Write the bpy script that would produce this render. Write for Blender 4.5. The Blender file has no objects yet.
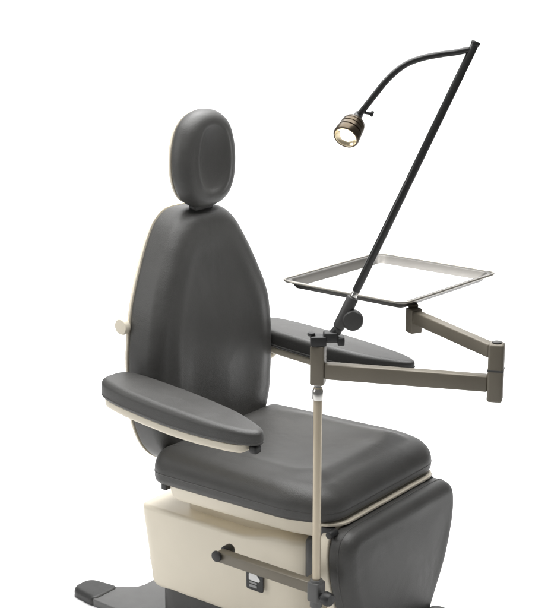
import bpy, bmesh, math, random
from mathutils import Vector, Matrix
PI = math.pi
random.seed(4)
scene = bpy.context.scene
COL = scene.collection

# ------------------------------------------------------------------ materials
def new_mat(name):
    m = bpy.data.materials.new(name); m.use_nodes = True
    nt = m.node_tree
    return m, nt, nt.nodes['Principled BSDF']

def mat(name, col, rough=.5, metal=0., var=.06, vscale=8., bump=0., bscale=300., rvar=.08, coat=0., spec=.5):
    m, nt, b = new_mat(name)
    N, L = nt.nodes, nt.links
    tc = N.new('ShaderNodeTexCoord')
    n1 = N.new('ShaderNodeTexNoise'); n1.inputs['Scale'].default_value = vscale; n1.inputs['Detail'].default_value = 5
    L.new(tc.outputs['Object'], n1.inputs['Vector'])
    r = N.new('ShaderNodeValToRGB')
    r.color_ramp.elements[0].position = .3; r.color_ramp.elements[1].position = .7
    r.color_ramp.elements[0].color = (*[c*(1-var) for c in col], 1)
    r.color_ramp.elements[1].color = (*[min(1, c*(1+var)) for c in col], 1)
    L.new(n1.outputs['Fac'], r.inputs['Fac']); L.new(r.outputs['Color'], b.inputs['Base Color'])
    n2 = N.new('ShaderNodeTexNoise'); n2.inputs['Scale'].default_value = 35; n2.inputs['Detail'].default_value = 4
    L.new(tc.outputs['Object'], n2.inputs['Vector'])
    mr = N.new('ShaderNodeMapRange'); mr.inputs['To Min'].default_value = rough - rvar; mr.inputs['To Max'].default_value = rough + rvar
    L.new(n2.outputs['Fac'], mr.inputs['Value']); L.new(mr.outputs['Result'], b.inputs['Roughness'])
    b.inputs['Metallic'].default_value = metal
    b.inputs['Specular IOR Level'].default_value = spec
    if coat: b.inputs['Coat Weight'].default_value = coat; b.inputs['Coat Roughness'].default_value = .2
    if bump:
        n3 = N.new('ShaderNodeTexNoise'); n3.inputs['Scale'].default_value = bscale; n3.inputs['Detail'].default_value = 3
        L.new(tc.outputs['Object'], n3.inputs['Vector'])
        bp = N.new('ShaderNodeBump'); bp.inputs['Strength'].default_value = bump; bp.inputs['Distance'].default_value = .001
        L.new(n3.outputs['Fac'], bp.inputs['Height']); L.new(bp.outputs['Normal'], b.inputs['Normal'])
    return m

def vinyl_mat(name, col, rough=.42):
    """upholstery vinyl: pebble grain plus broad soft puckers"""
    m, nt, b = new_mat(name)
    N, L = nt.nodes, nt.links
    tc = N.new('ShaderNodeTexCoord')
    v = N.new('ShaderNodeTexVoronoi'); v.inputs['Scale'].default_value = 420
    L.new(tc.outputs['Object'], v.inputs['Vector'])
    w = N.new('ShaderNodeTexNoise'); w.inputs['Scale'].default_value = 7; w.inputs['Detail'].default_value = 2.5; w.inputs['Distortion'].default_value = .6
    L.new(tc.outputs['Object'], w.inputs['Vector'])
    b1 = N.new('ShaderNodeBump'); b1.inputs['Strength'].default_value = .22; b1.inputs['Distance'].default_value = .016
    # thin stretched creases where the cover pulls
    mp_ = N.new('ShaderNodeMapping'); mp_.inputs['Scale'].default_value = (5, 9, 22); mp_.inputs['Rotation'].default_value = (.5, .3, .2)
    L.new(tc.outputs['Object'], mp_.inputs['Vector'])
    cw = N.new('ShaderNodeTexNoise'); cw.inputs['Scale'].default_value = 1.6; cw.inputs['Detail'].default_value = 3; cw.inputs['Distortion'].default_value = 1.2
    L.new(mp_.outputs['Vector'], cw.inputs['Vector'])
    ad = N.new('ShaderNodeMath'); ad.operation = 'MULTIPLY_ADD'; ad.inputs[1].default_value = .10
    L.new(cw.outputs['Fac'], ad.inputs[0]); L.new(w.outputs['Fac'], ad.inputs[2]); L.new(ad.outputs['Value'], b1.inputs['Height'])
    b2 = N.new('ShaderNodeBump'); b2.inputs['Strength'].default_value = .28; b2.inputs['Distance'].default_value = .0008
    L.new(v.outputs['Distance'], b2.inputs['Height']); L.new(b1.outputs['Normal'], b2.inputs['Normal'])
    L.new(b2.outputs['Normal'], b.inputs['Normal'])
    n = N.new('ShaderNodeTexNoise'); n.inputs['Scale'].default_value = 12; n.inputs['Detail'].default_value = 6
    L.new(tc.outputs['Object'], n.inputs['Vector'])
    r = N.new('ShaderNodeValToRGB')
    r.color_ramp.elements[0].position = .3; r.color_ramp.elements[1].position = .7
    r.color_ramp.elements[0].color = (*[c*.93 for c in col], 1); r.color_ramp.elements[1].color = (*[c*1.07 for c in col], 1)
    L.new(n.outputs['Fac'], r.inputs['Fac']); L.new(r.outputs['Color'], b.inputs['Base Color'])
    mr = N.new('ShaderNodeMapRange'); mr.inputs['To Min'].default_value = rough-.06; mr.inputs['To Max'].default_value = rough+.08
    L.new(n.outputs['Fac'], mr.inputs['Value']); L.new(mr.outputs['Result'], b.inputs['Roughness'])
    b.inputs['Specular IOR Level'].default_value = .5
    return m

M = {
 'vinyl':  vinyl_mat('grey_vinyl', (.054, .053, .050), .47),
 'beige':  mat('beige_plastic', (.755, .69, .56), .42, bump=.12, bscale=500, var=.025),
 'arm':    mat('taupe_metal', (.165, .146, .112), .44, .2, var=.08, bump=.1, bscale=600),
 'tube':   mat('champagne_tube', (.56, .485, .365), .34, .3, var=.05),
 'chrome': mat('chrome', (.62, .61, .58), .2, 1., var=.05),
 'steel':  mat('brushed_steel', (.085, .080, .072), .33, .6, var=.08, rvar=.06),
 'rim':    mat('satin_steel_rim', (.36, .34, .30), .3, .75, var=.08),
 'black':  mat('black_plastic', (.018, .018, .018), .45, var=.1, bump=.15, bscale=400),
 'rod':    mat('black_anodised_rod', (.034, .034, .033), .24, .3, var=.08),
 'dark':   mat('dark_grey_metal', (.055, .054, .052), .5, .2, var=.1, bump=.1),
 'greyp':  mat('grey_painted_steel', (.10, .10, .098), .5, .1, var=.07, bump=.12, bscale=250),
 'rubber': mat('dark_rubber', (.017, .017, .016), .5, var=.1, bump=.2, bscale=350),
 'bronze': mat('bronze_housing', (.085, .066, .045), .3, .8, var=.12),
 'gold':   mat('warm_reflector', (.95, .82, .58), .25, 1., var=.03),
 'white':  mat('white_enamel', (.8, .8, .79), .35, var=.01),
 'badgey': mat('grey_print', (.30, .30, .30), .4, var=.02),
 'floor':  mat('white_paper_floor', (.82, .82, .82), .8, var=.006, vscale=2, spec=.15),
}
def emis(name, col, s):
    m, nt, b = new_mat(name)
    b.inputs['Base Color'].default_value = (1, 1, 1, 1)
    tc = nt.nodes.new('ShaderNodeTexCoord'); n = nt.nodes.new('ShaderNodeTexNoise'); n.inputs['Scale'].default_value = 90
    r = nt.nodes.new('ShaderNodeValToRGB'); r.color_ramp.elements[0].color = (*col, 1); r.color_ramp.elements[1].color = (1, 1, .97, 1)
    nt.links.new(tc.outputs['Object'], n.inputs['Vector']); nt.links.new(n.outputs['Fac'], r.inputs['Fac'])
    nt.links.new(r.outputs['Color'], b.inputs['Emission Color']); b.inputs['Emission Strength'].default_value = s
    return m
M['lens'] = emis('lit_lens', (1, .9, .68), 5)

# ------------------------------------------------------------------ helpers
def obj(name, bm, m, parent=None, angle=40, bevel=None):
    me = bpy.data.meshes.new(name)
    bmesh.ops.recalc_face_normals(bm, faces=bm.faces[:])
    bm.to_mesh(me); bm.free()
    me.materials.append(M[m] if isinstance(m, str) else m)
    me.polygons.foreach_set('use_smooth', [True]*len(me.polygons))
    me.set_sharp_from_angle(angle=math.radians(angle))
    o = bpy.data.objects.new(name, me); COL.objects.link(o)
    if parent:
        o.parent = parent
        o.matrix_parent_inverse = Matrix.Translation(-wloc(parent))
    return o
def wloc(o):
    v = Vector((0, 0, 0))
    while o and o.type == 'EMPTY':
        v += o.location; o = o.parent
    return v
def thing(name, label, cat, loc):
    o = bpy.data.objects.new(name, None); COL.objects.link(o); o.location = loc
    o.empty_display_size = .05
    o['label'] = label; o['category'] = cat
    return o
def box(bm, c, s, bev=.003, rot=None, seg=3):
    r = bmesh.ops.create_cube(bm, size=1)
    vs = r['verts']
    mat4 = Matrix.Translation(Vector(c)) @ (rot.to_4x4() if rot else Matrix.Identity(4)) @ Matrix.Diagonal((*s, 1))
    bmesh.ops.transform(bm, matrix=mat4, verts=vs)
    if bev:
        es = list({e for v in vs for e in v.link_edges})
        bmesh.ops.bevel(bm, geom=es, offset=bev, segments=seg, affect='EDGES', profile=.5)
def frame(axis):
    z = Vector(axis).normalized()
    t = Vector((0, 0, 1)) if abs(z.z) < .9 else Vector((1, 0, 0))
    x = t.cross(z).normalized(); y = z.cross(x)
    return x, y, z
def lathe(bm, p0, axis, prof, n=40):
    """prof: [(radius, distance along axis)]"""
    x, y, z = frame(axis); p0 = Vector(p0); rings = []
    for r, h in prof:
        if r < 1e-6: rings.append([bm.verts.new(p0+z*h)])
        else: rings.append([bm.verts.new(p0+z*h+(x*math.cos(2*PI*k/n)+y*math.sin(2*PI*k/n))*r) for k in range(n)])
    for a, b in zip(rings, rings[1:]):
        for k in range(n):
            k2 = (k+1) % n
            if len(a) == 1: bm.faces.new((a[0], b[k], b[k2]))
            elif len(b) == 1: bm.faces.new((a[k], a[k2], b[0]))
            else: bm.faces.new((a[k], a[k2], b[k2], b[k]))
    for e in (rings[0], rings[-1]):
        if len(e) > 1: bm.faces.new(e)
def cyl(bm, p0, p1, r, bev=.0015, n=32):
    p0, p1 = Vector(p0), Vector(p1); l = (p1-p0).length; b = min(bev, l/3, r/2)
    lathe(bm, p0, p1-p0, [(0, 0), (r-b, 0), (r-b*.3, b*.3), (r, b), (r, l-b), (r-b*.3, l-b*.3), (r-b, l), (0, l)], n)
def spline(pts, per=8, closed=False):
    P = [Vector(p) for p in pts]; n = len(P); out = []
    rng = range(n) if closed else range(n-1)
    for i in rng:
        if closed: a, b, c, d = P[i-1], P[i], P[(i+1) % n], P[(i+2) % n]
        else: a, b, c, d = P[max(i-1, 0)], P[i], P[i+1], P[min(i+2, n-1)]
        for k in range(per):
            t = k/per
            out.append(.5*((2*b)+(c-a)*t+(2*a-5*b+4*c-d)*t*t+(3*b-a-3*c+d)*t**3))
    if not closed: out.append(P[-1])
    return out
def tube(bm, pts, r, n=16, closed=False):
    P = [Vector(p) for p in pts]; m = len(P); rings = []; px = None
    for i, p in enumerate(P):
        t = (P[(i+1) % m]-P[i-1]) if closed else (P[min(i+1, m-1)]-P[max(i-1, 0)])
        t.normalize()
        if px is None: px = frame(t)[0]
        x = (px - t*px.dot(t)).normalized(); y = t.cross(x); px = x
        rr = r(i/(m-1)) if callable(r) else r
        rings.append([bm.verts.new(p+(x*math.cos(2*PI*k/n)+y*math.sin(2*PI*k/n))*rr) for k in range(n)])
    pairs = list(zip(rings, rings[1:])) + ([(rings[-1], rings[0])] if closed else [])
    for a, b in pairs:
        for k in range(n):
            bm.faces.new((a[k], a[(k+1) % n], b[(k+1) % n], b[k]))
    if not closed: bm.faces.new(rings[0]); bm.faces.new(rings[-1])
def resample(pts, n):
    P = [Vector(p) for p in pts]; P.append(P[0])
    L = [0]
    for a, b in zip(P, P[1:]): L.append(L[-1]+(b-a).length)
    out = []; j = 0
    for k in range(n):
        d = L[-1]*k/n
        while L[j+1] < d: j += 1
        t = (d-L[j])/max(1e-9, L[j+1]-L[j]); out.append(P[j].lerp(P[j+1], t))
    return out
def closed_curve(ctrl, n=120):
    return resample(spline([(p[0], p[1], 0) for p in ctrl], 12, True), n)
def mirror_profile(prof):
    """[(half width, height)] bottom to top -> closed outline"""
    return [(w, z) for w, z in prof] + [(-w, z) for w, z in reversed(prof) if w > 1e-6]
def round_poly(pts, rads, n=120, seg=10):
    P = [Vector((*p, 0)) for p in pts]; m = len(P); out = []
    if not isinstance(rads, (list, tuple)): rads = [rads]*m
    for i in range(m):
        a, b, c = P[i-1], P[i], P[(i+1) % m]; r = rads[i]
        u = (a-b).normalized(); v = (c-b).normalized(); ang = u.angle(v)
        if r < 1e-5: out.append(b); continue
        d = r/math.tan(ang/2); h = r/math.sin(ang/2); o = b+(u+v).normalized()*h
        s = b+u*d-o; e = b+v*d-o
        tot = PI-ang; sg = 1 if s.cross(e).z > 0 else -1
        for k in range(seg+1):
            out.append(o+Matrix.Rotation(sg*tot*k/seg, 3, 'Z') @ s)
    return resample(out, n)
def pad(bm, outline, mp, T, rf, rb, contour=None, seg=8, inner=14, squash=1.):
    """upholstered or moulded slab: outline in (u,v), thickness T along h; rf/rb edge rounding front/back"""
    P = outline; n = len(P)
    area = sum(P[i-1].x*P[i].y-P[i].x*P[i-1].y for i in range(n))
    if area < 0: P = P[::-1]
    nor = []
    for i in range(n):
        t = (P[(i+1) % n]-P[i-1]); nor.append(Vector((t.y, -t.x, 0)).normalized())
    cen = sum(P, Vector())/n
    def ring(inset, h): return [bm.verts.new(mp(P[i].x-nor[i].x*inset, P[i].y-nor[i].y*inset, h)) for i in range(n)]
    rings = []
    for k in range(seg//2+1):
        f = PI/2*k/(seg//2); rings.append(ring(rb*(1-math.sin(f)), rb*(1-math.cos(f))))
    for k in range(seg+1):
        f = PI/2*k/seg; rings.append(ring(rf*(1-math.cos(f)), T-rf*(1-math.sin(f))*squash))
    Q = [P[i]-nor[i]*rf for i in range(n)]
    for k in range(1, inner):
        s = 1-k/inner; e = 1-s**2.2
        vs = []
        for i in range(n):
            q = cen+(Q[i]-cen)*s
            h = T+(contour(q.x, q.y, s)*min(1, (1-s)*6) if contour else 0)
            vs.append(bm.verts.new(mp(q.x, q.y, h)))
        rings.append(vs)
    for a, b in zip(rings, rings[1:]):
        for i in range(n): bm.faces.new((a[i-1], a[i], b[i], b[i-1]))
    top = bm.verts.new(mp(cen.x, cen.y, T+(contour(cen.x, cen.y, 0) if contour else 0)))
    for i in range(n): bm.faces.new((rings[-1][i-1], rings[-1][i], top))
    bm.faces.new(rings[0])
def G(x, c, w): return math.exp(-((x-c)/w)**2)
def edge_loop(outline, inset, mp, h):
    P = outline; n = len(P); area = sum(P[i-1].x*P[i].y-P[i].x*P[i-1].y for i in range(n)); s = 1 if area > 0 else -1
    out = []
    for i in range(n):
        t = P[(i+1) % n]-P[i-1]; q = P[i]-Vector((t.y, -t.x, 0)).normalized()*inset*s
        out.append(mp(q.x, q.y, h))
    return out

# ------------------------------------------------------------------ setting
FZ = .034
FWD = Vector((-.61, .79, 0)); RGT = Vector((.79, .61, 0))
def strip(name, prof, half):
    bm = bmesh.new(); rows = []
    for s, z in prof:
        c = FWD*s; rows.append([bm.verts.new((c.x+RGT.x*w, c.y+RGT.y*w, z)) for w in (-half, half)])
    for a, b in zip(rows, rows[1:]): bm.faces.new((a[0], a[1], b[1], b[0]))
    o = obj(name, bm, 'floor', angle=60); o['kind'] = 'structure'; return o
strip('floor', [(-4.5, FZ), (3.0, FZ)], 5)
strip('backdrop', [(3.0, FZ)]+[(3.0+1.5*math.sin(t*PI/24), FZ+1.5*(1-math.cos(t*PI/24))) for t in range(1, 13)]+[(4.5, 4.5)], 5)

# ------------------------------------------------------------------ the chair
chair = thing('examination_chair', 'large grey vinyl examination chair with oval headrest, padded armrests and beige base', 'chair', (0, 0, 0))

# base plate with two feet to the rear
bm = bmesh.new()
ol = round_poly([(-.43, -.21), (-.20, -.215), (.26, -.19), (.30, -.10), (.30, .10), (.26, .19), (-.20, .215), (-.43, .21), (-.43, .115), (-.37, .07), (-.37, -.07), (-.43, -.115)],
                [.015, .05, .05, .03, .03, .05, .05, .015, .015, .05, .05, .015], 200)
pad(bm, ol, lambda u, v, h: Vector((u, v, FZ+.002+h)), .020, .004, .002, inner=6)
plate = obj('base_plate', bm, 'greyp', chair)
for s in (-1, 1):
    bm = bmesh.new()
    ol = round_poly([(-.522, s*.200), (-.412, s*.214), (-.412, s*.106), (-.522, s*.120)], [.036, .02, .02, .036], 80)
    pad(bm, ol, lambda u, v, h: Vector((u, v, FZ+.0005+h)), .027, .014, .003, inner=6)
    obj('foot_cap', bm, 'rubber', plate)
# dark pedestal between plate and shroud
bm = bmesh.new()
ol = round_poly([(-.195, -.188), (.24, -.17), (.24, .17), (-.195, .188)], .05, 100)
pad(bm, ol, lambda u, v, h: Vector((u, v, .05+h)), .12, .004, .004, inner=4)
obj('pedestal', bm, 'dark', chair)
# shroud, slightly wider at the top
bm = bmesh.new()
ol = round_poly([(-.228, -.205), (.345, -.195), (.345, .195), (-.228, .205)], [.03, .085, .085, .03], 140)
def shroud_map(u, v, h):
    k = 1-.085*max(0, (1-h/.14))**1.5
    x = u-.012+(.024 if u < -.15 else 0)*0+.022*(1-h/.24)*min(1, max(0, (.1-u)/.3))-.03*max(0, 1-h/.2)*min(1, max(0, u/.3))
    b = min(1, max(0, (u-.10)/.16)); b = b*b*(3-2*b)
    return Vector((x, v*k, .150+h*(1+.10*b)))
pad(bm, ol, shroud_map, .242, .012, .02, inner=6, seg=10)
shroud = obj('base_shroud', bm, 'beige', chair)
# badge on the shroud's right side
def side_plate(bm, pts, y, t, rad, n=60):
    ol = round_poly(pts, rad, n)
    pad(bm, ol, lambda u, v, h: Vector((u, y-h, v)), t, min(.0008, t/3), 0.0002, inner=3, seg=4)
BX, BZ = .156, .279
SY = -.1975
bm = bmesh.new(); side_plate(bm, [(BX-.027, BZ-.027), (BX+.027, BZ-.027), (BX+.027, BZ+.027), (BX-.027, BZ+.027)], SY, .0035, .005)
obj('badge', bm, 'black', shroud)
bm = bmesh.new()
side_plate(bm, [(BX-.018, BZ-.001), (BX+.014, BZ-.001), (BX+.019, BZ+.005), (BX+.008, BZ+.018), (BX-.018, BZ+.018)], SY-.0035, .0008, .003)
obj('badge_emblem', bm, 'white', shroud)
bm = bmesh.new()
side_plate(bm, [(BX-.017, BZ-.019), (BX+.008, BZ-.019), (BX+.008, BZ-.012), (BX-.017, BZ-.012)], SY-.0035, .0008, .001)
side_plate(bm, [(BX-.017, BZ-.009), (BX+.008, BZ-.009), (BX+.008, BZ-.004), (BX-.017, BZ-.004)], SY-.0035, .0008, .001)
obj('badge_stripe', bm, 'badgey', shroud)

# seat mount and seat frame
bm = bmesh.new()
ol = round_poly([(-.12, -.15), (.27, -.15), (.27, .15), (-.12, .15)], .03, 80)
pad(bm, ol, lambda u, v, h: Vector((u, v, .388+h)), .08, .003, .003, inner=3)
obj('seat_mount', bm, 'beige', chair)
bm = bmesh.new()
ol = round_poly([(-.115, -.238), (.28, -.245), (.385, -.225), (.385, .225), (.28, .245), (-.115, .238)], [.03, .1, .03, .03, .1, .03], 140)
def fr_map(u, v, h):
    return Vector((u, v*(1-.10*max(0, 1-h/.055)), .436+h+.018*(u+.115)/.52))
pad(bm, ol, fr_map, .058, .004, .014, inner=4)
ol = round_poly([(.30, -.238), (.432, -.236), (.432, .236), (.30, .238)], [.02, .06, .06, .02], 100)
pad(bm, ol, lambda u, v, h: Vector((u, v, .5015+h)), .0075, .002, .002, inner=3)
frame_o = obj('seat_frame', bm, 'beige', chair)
bm = bmesh.new(); box(bm, (.34, 0, .36), (.08, .385, .16), .02)  # dark block added to stand for the shaded gap behind the legrest
obj('gap_shade_block', bm, 'dark', chair)
bm = bmesh.new(); box(bm, (-.112, -.232, .487), (.018, .02, .03), .003)
obj('hinge_tab', bm, 'black', chair)

# seat cushion
bm = bmesh.new()
seat_ol = round_poly([(-.15, -.262), (.30, -.276), (.425, -.245), (.425, .245), (.30, .276), (-.15, .262)], [.05, .2, .085, .085, .2, .05], 180)
def seat_c(u, v, s):
    return .012*G(u, .325, .05)-.015*G(u, .09, .2)*G(v, 0, .15)+.010*G(abs(v), .185, .04)*min(1, max(0, (u+.12)/.15))+.0015*math.sin(u*19+v*7)*G(u, .1, .2)
def seat_map(u, v, h):
    drop = .012*max(0, (u-.33)/.1)**2
    return Vector((u, v, .490+.020*(u+.15)/.575+h*(1-.16*(u+.15)/.575)-drop*(h/.105)))
pad(bm, seat_ol, seat_map, .100, .060, .020, seat_c, seg=12, inner=22)
seat = obj('seat_cushion', bm, 'vinyl', chair, angle=60)
bm = bmesh.new(); tube(bm, edge_loop(seat_ol, .0012, seat_map, .034), .0022, 8, True)
obj('piping', bm, 'vinyl', seat)

# backrest: shell, cushion, recline knob
prof = [(0, .492), (.09, .496), (.152, .512), (.2, .55), (.232, .61), (.247, .69), (.249, .79), (.245, .85), (.231, .925), (.205, .99), (.172, 1.055), (.139, 1.11), (.106, 1.150), (.062, 1.1735), (0, 1.177)]
back_ol = closed_curve(mirror_profile(prof), 180)
back_map = lambda u, v, h: Vector((-.226+h-.10*max(0, v-.90)+.010*max(0, 1-(v-.49)/.2), u, v))
def back_c(u, v, s):
    a = abs(u)
    return (.007*G(a, .17, .055)*G(v, .74, .24) - .006*G(u, 0, .1)*G(v, .97, .16) + .009*G(u, .01, .085)*G(v, .79, .10)
            - .001*G(a, .11, .03)*G(v, .74, .12)
            + .004*G(s, .91, .10)*min(1, max(0, (v-.6)/.15)))
bm = bmesh.new(); pad(bm, back_ol, back_map, .108, .040, .016, back_c, seg=12, inner=22)
back = obj('backrest', bm, 'vinyl', chair, angle=60)
bm = bmesh.new(); tube(bm, edge_loop(back_ol, .003, back_map, .064), .0024, 8, True)
obj('piping', bm, 'vinyl', back)
bm = bmesh.new()
sh_ol = closed_curve(mirror_profile([(w*1.0 if w else 0, .83+(z-.83)*1.001) for w, z in prof]), 140)
pad(bm, sh_ol, lambda u, v, h: back_map(u, v, h-.007), .0095, .002, .006, inner=5)
obj('back_shell', bm, 'beige', back)
bm = bmesh.new()
box(bm, (-.236, -.222, .893), (.02, .03, .02), .004)
lathe(bm, (-.238, -.229, .893), (0, -1, 0), [(0, 0), (.013, 0), (.013, .006), (.019, .008), (.0225, .012), (.0225, .021), (.019, .026), (0, .027)])
obj('recline_knob', bm, 'beige', back)

# headrest
hp = [(0, 1.178), (.045, 1.185), (.079, 1.209), (.098, 1.25), (.1035, 1.30), (.098, 1.35), (.079, 1.397), (.044, 1.425), (0, 1.434)]
hp = [(w*1.06, z) for w, z in hp]
head_ol = closed_curve(mirror_profile(hp), 140)
head_map = lambda u, v, h: Vector((-.194+h-.004*(v-1.3), u, v))
def head_c(u, v, s):
    d = math.sqrt((u/.051)**2+((v-1.306)/.084)**2)
    return -.021*max(0, 1-(d/1.25)**2.0) + .004*G(d, 1.3, .35)
bm = bmesh.new(); pad(bm, head_ol, head_map, .062, .034, .022, head_c, seg=12, inner=22)
head = obj('headrest', bm, 'vinyl', chair, angle=60)
bm = bmesh.new()
ol = closed_curve(mirror_profile([(w*.945, 1.305+(z-1.305)*.955) for w, z in hp]), 100)
pad(bm, ol, lambda u, v, h: head_map(u, v, h-.008), .010, .002, .007, inner=4)
obj('headrest_shell', bm, 'beige', head)
bm = bmesh.new()
box(bm, (-.178, 0, 1.16), (.024, .075, .17), .004)
obj('headrest_bracket', bm, 'dark', chair)

# armrests
arm_pts = [(-.225, .30), (-.215, .352), (-.15, .374), (-.05, .383), (.06, .386), (.17, .380), (.240, .367), (.274, .350), (.284, .332), (.270, .310), (.230, .290), (.16, .268), (.06, .254), (-.06, .248), (-.16, .250), (-.21, .266)]
def armrest(s, zr, zf):
    ol = closed_curve(arm_pts, 140)
    zt = lambda x: zr+(zf-zr)*(x+.22)/.51
    tp = lambda x: 1-(.32 if s < 0 else .60)*max(0, min(1, (x-.02)/.27))**1.5
    mp = lambda u, v, h: Vector((u, s*v, zt(u)+(h-.050)*tp(u)))
    bm = bmesh.new(); pad(bm, ol, mp, .050, .017, .006, lambda u, v, q: .003*(1-q), seg=10, inner=10)
    a = obj('armrest', bm, 'vinyl', chair, angle=60)
    bm = bmesh.new(); tube(bm, edge_loop(ol, .0005, mp, .008), .0018, 8, True)
    obj('piping', bm, 'vinyl', a)
    sup = [(x, y) for x, y in arm_pts]
    cx, cy = .02, .315
    sup = [(cx+(min(x, .252)-cx)*.97, cy+(y-cy)*.90) for x, y in sup]
    ol2 = closed_curve(sup, 120)
    mp2 = lambda u, v, h: Vector((u, s*v, zt(u)-.050*tp(u)-.0015-.022+h))
    bm = bmesh.new(); pad(bm, ol2, mp2, .0218, .002, .008, inner=4)
    obj('arm_support', bm, 'beige', a)
    bm = bmesh.new(); box(bm, (.262, s*.330, zt(.262)-(.051 if s < 0 else .038)), (.022, .024, .020), .005)
    obj('arm_latch', bm, 'black', a)
    bm = bmesh.new()
    tube(bm, spline([(-.16, s*.30, zt(-.16)-.075), (-.19, s*.285, zt(-.16)-.10), (-.235, s*.235, zt(-.16)-.12), (-.262, s*.15, zt(-.16)-.125)], 8), .014, 14)
    obj('arm_hinge', bm, 'beige', a)
armrest(-1, .786, .745)
armrest(1, .800, .757)

# legrest hanging below the seat front
lp = [(0, .09), (.07, .095), (.115, .12), (.165, .20), (.212, .28), (.240, .36), (.250, .42), (.245, .465), (.225, .489), (.18, .498), (0, .4995)]
leg_ol = closed_curve(mirror_profile(lp), 160)
leg_map = lambda u, v, h: Vector((.415+h, u, v))
bm = bmesh.new(); pad(bm, leg_ol, leg_map, .066, .034, .01, lambda u, v, s: .004*(1-s*s)+.003*math.sin(u*11+v*8), seg=10, inner=16)
leg = obj('legrest', bm, 'vinyl', chair, angle=60)
bm = bmesh.new(); tube(bm, edge_loop(leg_ol, .0005, leg_map, .03), .002, 8, True)
obj('piping', bm, 'vinyl', leg)
bm = bmesh.new()
ol = closed_curve(mirror_profile([(w*1.01, .31+(z-.31)*1.005) for w, z in lp]), 120)
pad(bm, ol, lambda u, v, h: Vector((.385+h, u, v)), .0302, .003, .012, inner=4)
obj('legrest_shell', bm, 'beige', leg)
bm = bmesh.new()
ol = round_poly([(.474, -.15), (.565, -.16), (.565, .16), (.474, .15)], [.02, .06, .06, .02], 80)
pad(bm, ol, lambda u, v, h: Vector((u, v, .152+h)), .022, .006, .004, inner=4)
obj('footplate', bm, 'dark', leg)
for s in (-1, 1):
    bm = bmesh.new()
    box(bm, (.398, s*.222, .482), (.03, .02, .034), .003)
    cyl(bm, (.420, s*(.222 if s < 0 else .19), .492), (.420, s*(.252 if s < 0 else .21), .492), .009)
    obj('legrest_hinge', bm, 'black', chair)

# ------------------------------------------------------------------ instrument stand with its swing arms
PX, PY = .42, -.30
stand = thing('instrument_stand', 'beige upright tube with folding taupe swing arms, clamped beside the chair seat', 'stand', (PX, PY, .33))
bm = bmesh.new()
box(bm, ((.125+PX-.014)/2, PY, .378), (PX-.014-.125, .026, .028), .003)
bar = obj('bracket_bar', bm, 'arm', stand)
for y0, y1 in ((-.322, -.3135), (-.2865, -.262)):
    bm = bmesh.new(); cyl(bm, (.130, y0, .382), (.130, y1, .382), .0145, .003)
    obj('end_cap', bm, 'black', bar)
bm = bmesh.new(); cyl(bm, (.378, -.2865, .374), (.378, -.185, .374), .009)
obj('mounting_stub', bm, 'arm', bar)
bm = bmesh.new(); box(bm, (PX, PY, .370), (.032, .034, .05), .005); cyl(bm, (PX, PY, .33), (PX, PY, .40), .015)
obj('post_socket', bm, 'greyp', stand)
bm = bmesh.new()
cyl(bm, (PX+.016, PY-.004, .362), (PX+.024, PY-.004, .362), .008)
lathe(bm, (PX+.024, PY-.004, .362), (1, -.15, 0), [(0, 0), (.011, 0), (.0165, .004), (.0165, .020), (.013, .025), (0, .026)], 12)
obj('clamp_knob', bm, 'black', stand)
bm = bmesh.new(); cyl(bm, (PX, PY, .30), (PX, PY, .872), .0098, .001)
obj('post', bm, 'tube', stand)
bm = bmesh.new()
lathe(bm, (PX, PY, .842), (0, 0, 1), [(0, 0), (.0115, 0), (.0125, .002), (.0125, .022), (.010, .026), (.0085, .028), (.0085, .036), (.011, .038), (.0115, .040), (.0115, .046), (.0095, .049), (0, .050)])
obj('collar', bm, 'chrome', stand)
# lower arm
def bar_between(bm, p0, p1, w, h, bev=.0035):
    p0, p1 = Vector(p0), Vector(p1); d = p1-p0
    rot = Matrix.Rotation(math.atan2(d.y, d.x), 3, 'Z')
    box(bm, (p0+p1)/2, (d.length, w, h), bev, rot)
EX, EY = .785, -.146
d1 = Vector((EX-PX, EY-PY, 0)).normalized()
bm = bmesh.new(); bar_between(bm, Vector((PX, PY, .912))+d1*.0165, Vector((EX, EY, .912))-d1*.0165, .026, .036)
obj('lower_arm', bm, 'arm', stand)
bm = bmesh.new(); box(bm, (PX, PY, .925), (.032, .032, .092), .004, Matrix.Rotation(math.atan2(d1.y, d1.x), 3, 'Z'))
obj('arm_sleeve', bm, 'arm', stand)
bm = bmesh.new(); box(bm, (EX, EY, .938), (.034, .034, .132), .006, Matrix.Rotation(math.atan2(d1.y, d1.x), 3, 'Z'))
el = obj('elbow', bm, 'arm', stand)
bm = bmesh.new(); obj('elbow_seam', (lambda b: (box(b, (EX, EY, .944), (.0352, .0352, .004), .0008, Matrix.Rotation(math.atan2(d1.y, d1.x), 3, 'Z')), b)[1])(bmesh.new()), 'dark', el); cyl(bm, (EX, EY, 1.004), (EX, EY, 1.007), .011, .001)
obj('elbow_washer', bm, 'dark', el)
TX, TY = .478, .010
d2 = Vector((TX-EX, TY-EY, 0)).normalized()
bm = bmesh.new(); bar_between(bm, Vector((EX, EY, .982))+d2*.017, Vector((TX, TY, .982))-d2*.014, .024, .031)
obj('upper_arm', bm, 'arm', stand)
bm = bmesh.new(); box(bm, (TX, TY, .972), (.030, .030, .060), .003, Matrix.Rotation(math.atan2(d2.y, d2.x), 3, 'Z'))
obj('tray_pivot', bm, 'arm', stand)
bm = bmesh.new(); bar_between(bm, (TX-.004, TY+.004, 1.0055), (.32, .16, 1.0055), .024, .007, .001)
obj('tray_plate', bm, 'arm', stand)

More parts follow.
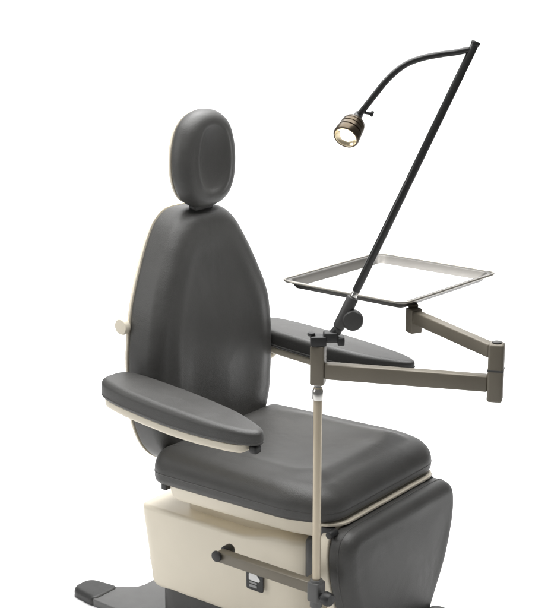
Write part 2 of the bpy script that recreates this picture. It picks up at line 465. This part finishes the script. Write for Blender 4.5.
# ------------------------------------------------------------------ tray
tray = thing('instrument_tray', 'shallow rectangular steel tray with white interior, resting on the swing arm', 'tray', (.32, .15, 1.0095))
TA, TYAW, TL, TW = Vector((.123, -.050)), math.radians(-2.2), .374, .418
def tray_ring(bm, inset, z, n=96):
    i = inset
    ol = round_poly([(i, i), (TL-i, i), (TL-i, TW-i), (i, TW-i)], max(.004, .024-i*.6), n, 8)
    c, s_ = math.cos(TYAW), math.sin(TYAW)
    return [bm.verts.new((TA.x+p.x*c-p.y*s_, TA.y+p.x*s_+p.y*c, z)) for p in ol]
bm = bmesh.new()
Z0 = 1.0095
prof = [(.030, Z0), (.024, Z0+.0008), (.013, Z0+.017), (.011, Z0+.019), (.001, Z0+.0195), (0, Z0+.0205), (.001, Z0+.0215), (.0118, Z0+.0212), (.0142, Z0+.0195), (.0255, Z0+.0028), (.032, Z0+.0018)]
R = [tray_ring(bm, i, z) for i, z in prof]
for a, b in zip(R, R[1:]):
    for k in range(len(a)): bm.faces.new((a[k-1], a[k], b[k], b[k-1]))
bm.faces.new(R[0]); bm.faces.new(R[-1])
obj('pan', bm, 'steel', tray, angle=50)
bm = bmesh.new(); tmp = bmesh.new(); tube(bm, [v.co.copy() for v in tray_ring(tmp, 0, Z0+.0205)], .0032, 10, True)
obj('rolled_rim', bm, 'rim', tray)
bm = bmesh.new()
R = [tray_ring(bm, i, z) for i, z in [(.036, Z0+.0022), (.034, Z0+.0026), (.0335, Z0+.0034), (.034, Z0+.0040), (.05, Z0+.0041)]]
for a, b in zip(R, R[1:]):
    for k in range(len(a)): bm.faces.new((a[k-1], a[k], b[k], b[k-1]))
bm.faces.new(R[0]); bm.faces.new(R[-1])
obj('pan_reflection', bm, 'white', tray, angle=50)  # white sheet added to imitate the bright reflection in the steel pan

# ------------------------------------------------------------------ lamp
lamp = thing('examination_lamp', 'slim black gooseneck examination lamp, lit, on a leaning rod above the tray', 'lamp', (PX, PY, .972))
rod0 = Vector((.4515, -.2755, 1.0)); rod1 = Vector((.679, -.100, 1.634)); ax = (rod1-rod0).normalized()
side = Vector((.605, -.796, 0))      # towards the viewer's side of the post
bm = bmesh.new()
box(bm, (PX, PY, .982), (.036, .036, .022), .003, Matrix.Rotation(.66, 3, 'Z'))
box(bm, (PX+.022, PY+.017, .990), (.034, .03, .024), .005, Matrix.Rotation(.66, 3, 'Z'))
box(bm, (PX+.040, PY+.031, .981), (.016, .03, .018), .003, Matrix.Rotation(.66, 3, 'Z'))
cyl(bm, (PX-.012, PY-.01, .992), (PX-.012, PY-.01, 1.0), .009)
obj('clamp', bm, 'black', lamp)
bm = bmesh.new()
k0 = Vector((.462, -.267, 1.016))
cyl(bm, (.444, -.281, .992), (.462, -.267, 1.02), .011, .002)
obj('swivel', bm, 'black', lamp)
bm = bmesh.new()
kc = Vector((.480, -.253, 1.030))
lathe(bm, kc-side*.006, side, [(0, 0), (.012, 0), (.022, .003), (.0235, .006), (.0235, .020), (.021, .024), (.012, .0255), (0, .026)], 36)
obj('tension_knob', bm, 'dark', lamp)
bm = bmesh.new()
cyl(bm, rod0+ax*.012, rod0+ax*.088, .0135, .003)
cyl(bm, rod0-ax*.002, rod0+ax*.013, .011, .002)
sl = obj('rod_sleeve', bm, 'dark', lamp)
bm = bmesh.new(); cyl(bm, rod0+ax*.088, rod0+ax*.104, .0075, .001)
obj('ferrule', bm, 'chrome', sl)
bm = bmesh.new(); cyl(bm, rod0+ax*.103, rod1, .0090, .001)
cyl(bm, rod1-ax*.004, rod1+ax*.006, .0100, .002)
obj('rod', bm, 'rod', lamp)
goose = [(.669, -.108, 1.622), (.646, -.126, 1.616), (.622, -.144, 1.612), (.59, -.169, 1.604), (.562, -.19, 1.590), (.536, -.211, 1.563), (.514, -.228, 1.529), (.492, -.245, 1.493), (.483, -.252, 1.478)]
bm = bmesh.new(); tube(bm, spline(goose, 10), .0070, 16)
gn = obj('gooseneck', bm, 'rod', lamp)
# head: axis down-left and towards the viewer
h0 = Vector((.4835, -.2515, 1.4790))
hd = (Vector((.452, -.275, 1.425))-h0).normalized()
hax = (hd+side*1.1).normalized()
HS = 1.22
bm = bmesh.new()
lathe(bm, h0-hd*-.0-hax*.012, hax, [(0, 0), (.008, 0), (.0095, .002), (.0095, .016), (.011, .020), (.012, .022), (.012, .03), (0, .031)], 24)
obj('neck_joint', bm, 'black', gn)
bm = bmesh.new()
s0 = h0-hd*.014
cyl(bm, s0, s0+RGT*.022+Vector((0, 0, -.004)), .0032, .0005, 12); cyl(bm, s0+RGT*.020+Vector((0, 0, -.003)), s0+RGT*.026+Vector((0, 0, -.005)), .0065, .001, 12)
obj('set_screw', bm, 'black', gn)
hb = h0+hax*.014
bm = bmesh.new()
lathe(bm, hb, hax, [(r*HS, h*HS) for r, h in [(0, 0), (.016, 0), (.020, .004), (.0215, .010), (.0205, .0105), (.0205, .013), (.0220, .0135), (.0220, .018), (.0210, .0185), (.0210, .021), (.0225, .0215), (.0230, .028), (.0215, .0285), (.0215, .031), (.0235, .0315), (.0238, .043), (.0225, .045), (.0205, .045), (.0185, .0395), (.0125, .036), (0, .0355)]], 40)
hs = obj('lamp_housing', bm, 'bronze', lamp)
bm = bmesh.new()
lathe(bm, hb+hax*.0372*HS, hax, [(r*HS, h*HS) for r, h in [(.0130, 0), (.0186, .0036), (.0202, .0072), (.0194, .0072), (.0178, .0042), (.0130, .0010)]], 40)
obj('reflector', bm, 'gold', hs)
bm = bmesh.new()
lathe(bm, hb+hax*.0365*HS, hax, [(r*HS, h*HS) for r, h in [(0, 0), (.0122, 0), (.0128, .0025), (.011, .0050), (.006, .0064), (0, .0068)]], 40)
obj('lens', bm, 'lens', hs)

# ------------------------------------------------------------------ light
w = bpy.data.worlds.new('World'); scene.world = w; w.use_nodes = True
bg = w.node_tree.nodes['Background']; bg.inputs[0].default_value = (1, 1, 1, 1); bg.inputs[1].default_value = .17
def area(name, loc, target, size, power, sy=None, col=(1, 1, 1)):
    l = bpy.data.lights.new(name, 'AREA'); l.energy = power; l.size = size; l.color = col
    if sy: l.shape = 'RECTANGLE'; l.size_y = sy
    o = bpy.data.objects.new(name, l); COL.objects.link(o); o.location = loc
    o.rotation_euler = (Vector(target)-Vector(loc)).to_track_quat('-Z', 'Y').to_euler(); return o
area('overhead_softbox', (-.2, .1, 3.3), (0, .1, 0), 3.2, 190)
area('side_softbox', (-2.2, -2.6, 2.0), (0, 0, .8), 1.6, 27)
area('backdrop_softbox', (-.4, 1.6, 3.6), (-2.7, 3.5, 1.2), 2.5, 260)
sp = bpy.data.lights.new('lamp_beam', 'SPOT'); sp.energy = 3; sp.spot_size = 1.0; sp.spot_blend = .6; sp.color = (1, .9, .72); sp.shadow_soft_size = .015
so = bpy.data.objects.new('lamp_beam', sp); COL.objects.link(so); so.location = hb+hax*.062
so.rotation_euler = hax.to_track_quat('-Z', 'Y').to_euler()

# ------------------------------------------------------------------ camera
cam = bpy.data.cameras.new('Camera'); co = bpy.data.objects.new('Camera', cam); COL.objects.link(co)
co.location = (2.12084, -2.67129, 1.80710)
a, p = .656198, .249120
d = Vector((-math.sin(a)*math.cos(p), math.cos(a)*math.cos(p), -math.sin(p)))
co.rotation_euler = d.to_track_quat('-Z', 'Y').to_euler()
cam.sensor_fit = 'HORIZONTAL'; cam.sensor_width = 36; cam.lens = 36*1353.77/548
cam.clip_end = 200
scene.camera = co
scene.view_settings.view_transform = 'Standard'; scene.view_settings.look = 'None'
scene.view_settings.exposure = 0; scene.view_settings.gamma = 1
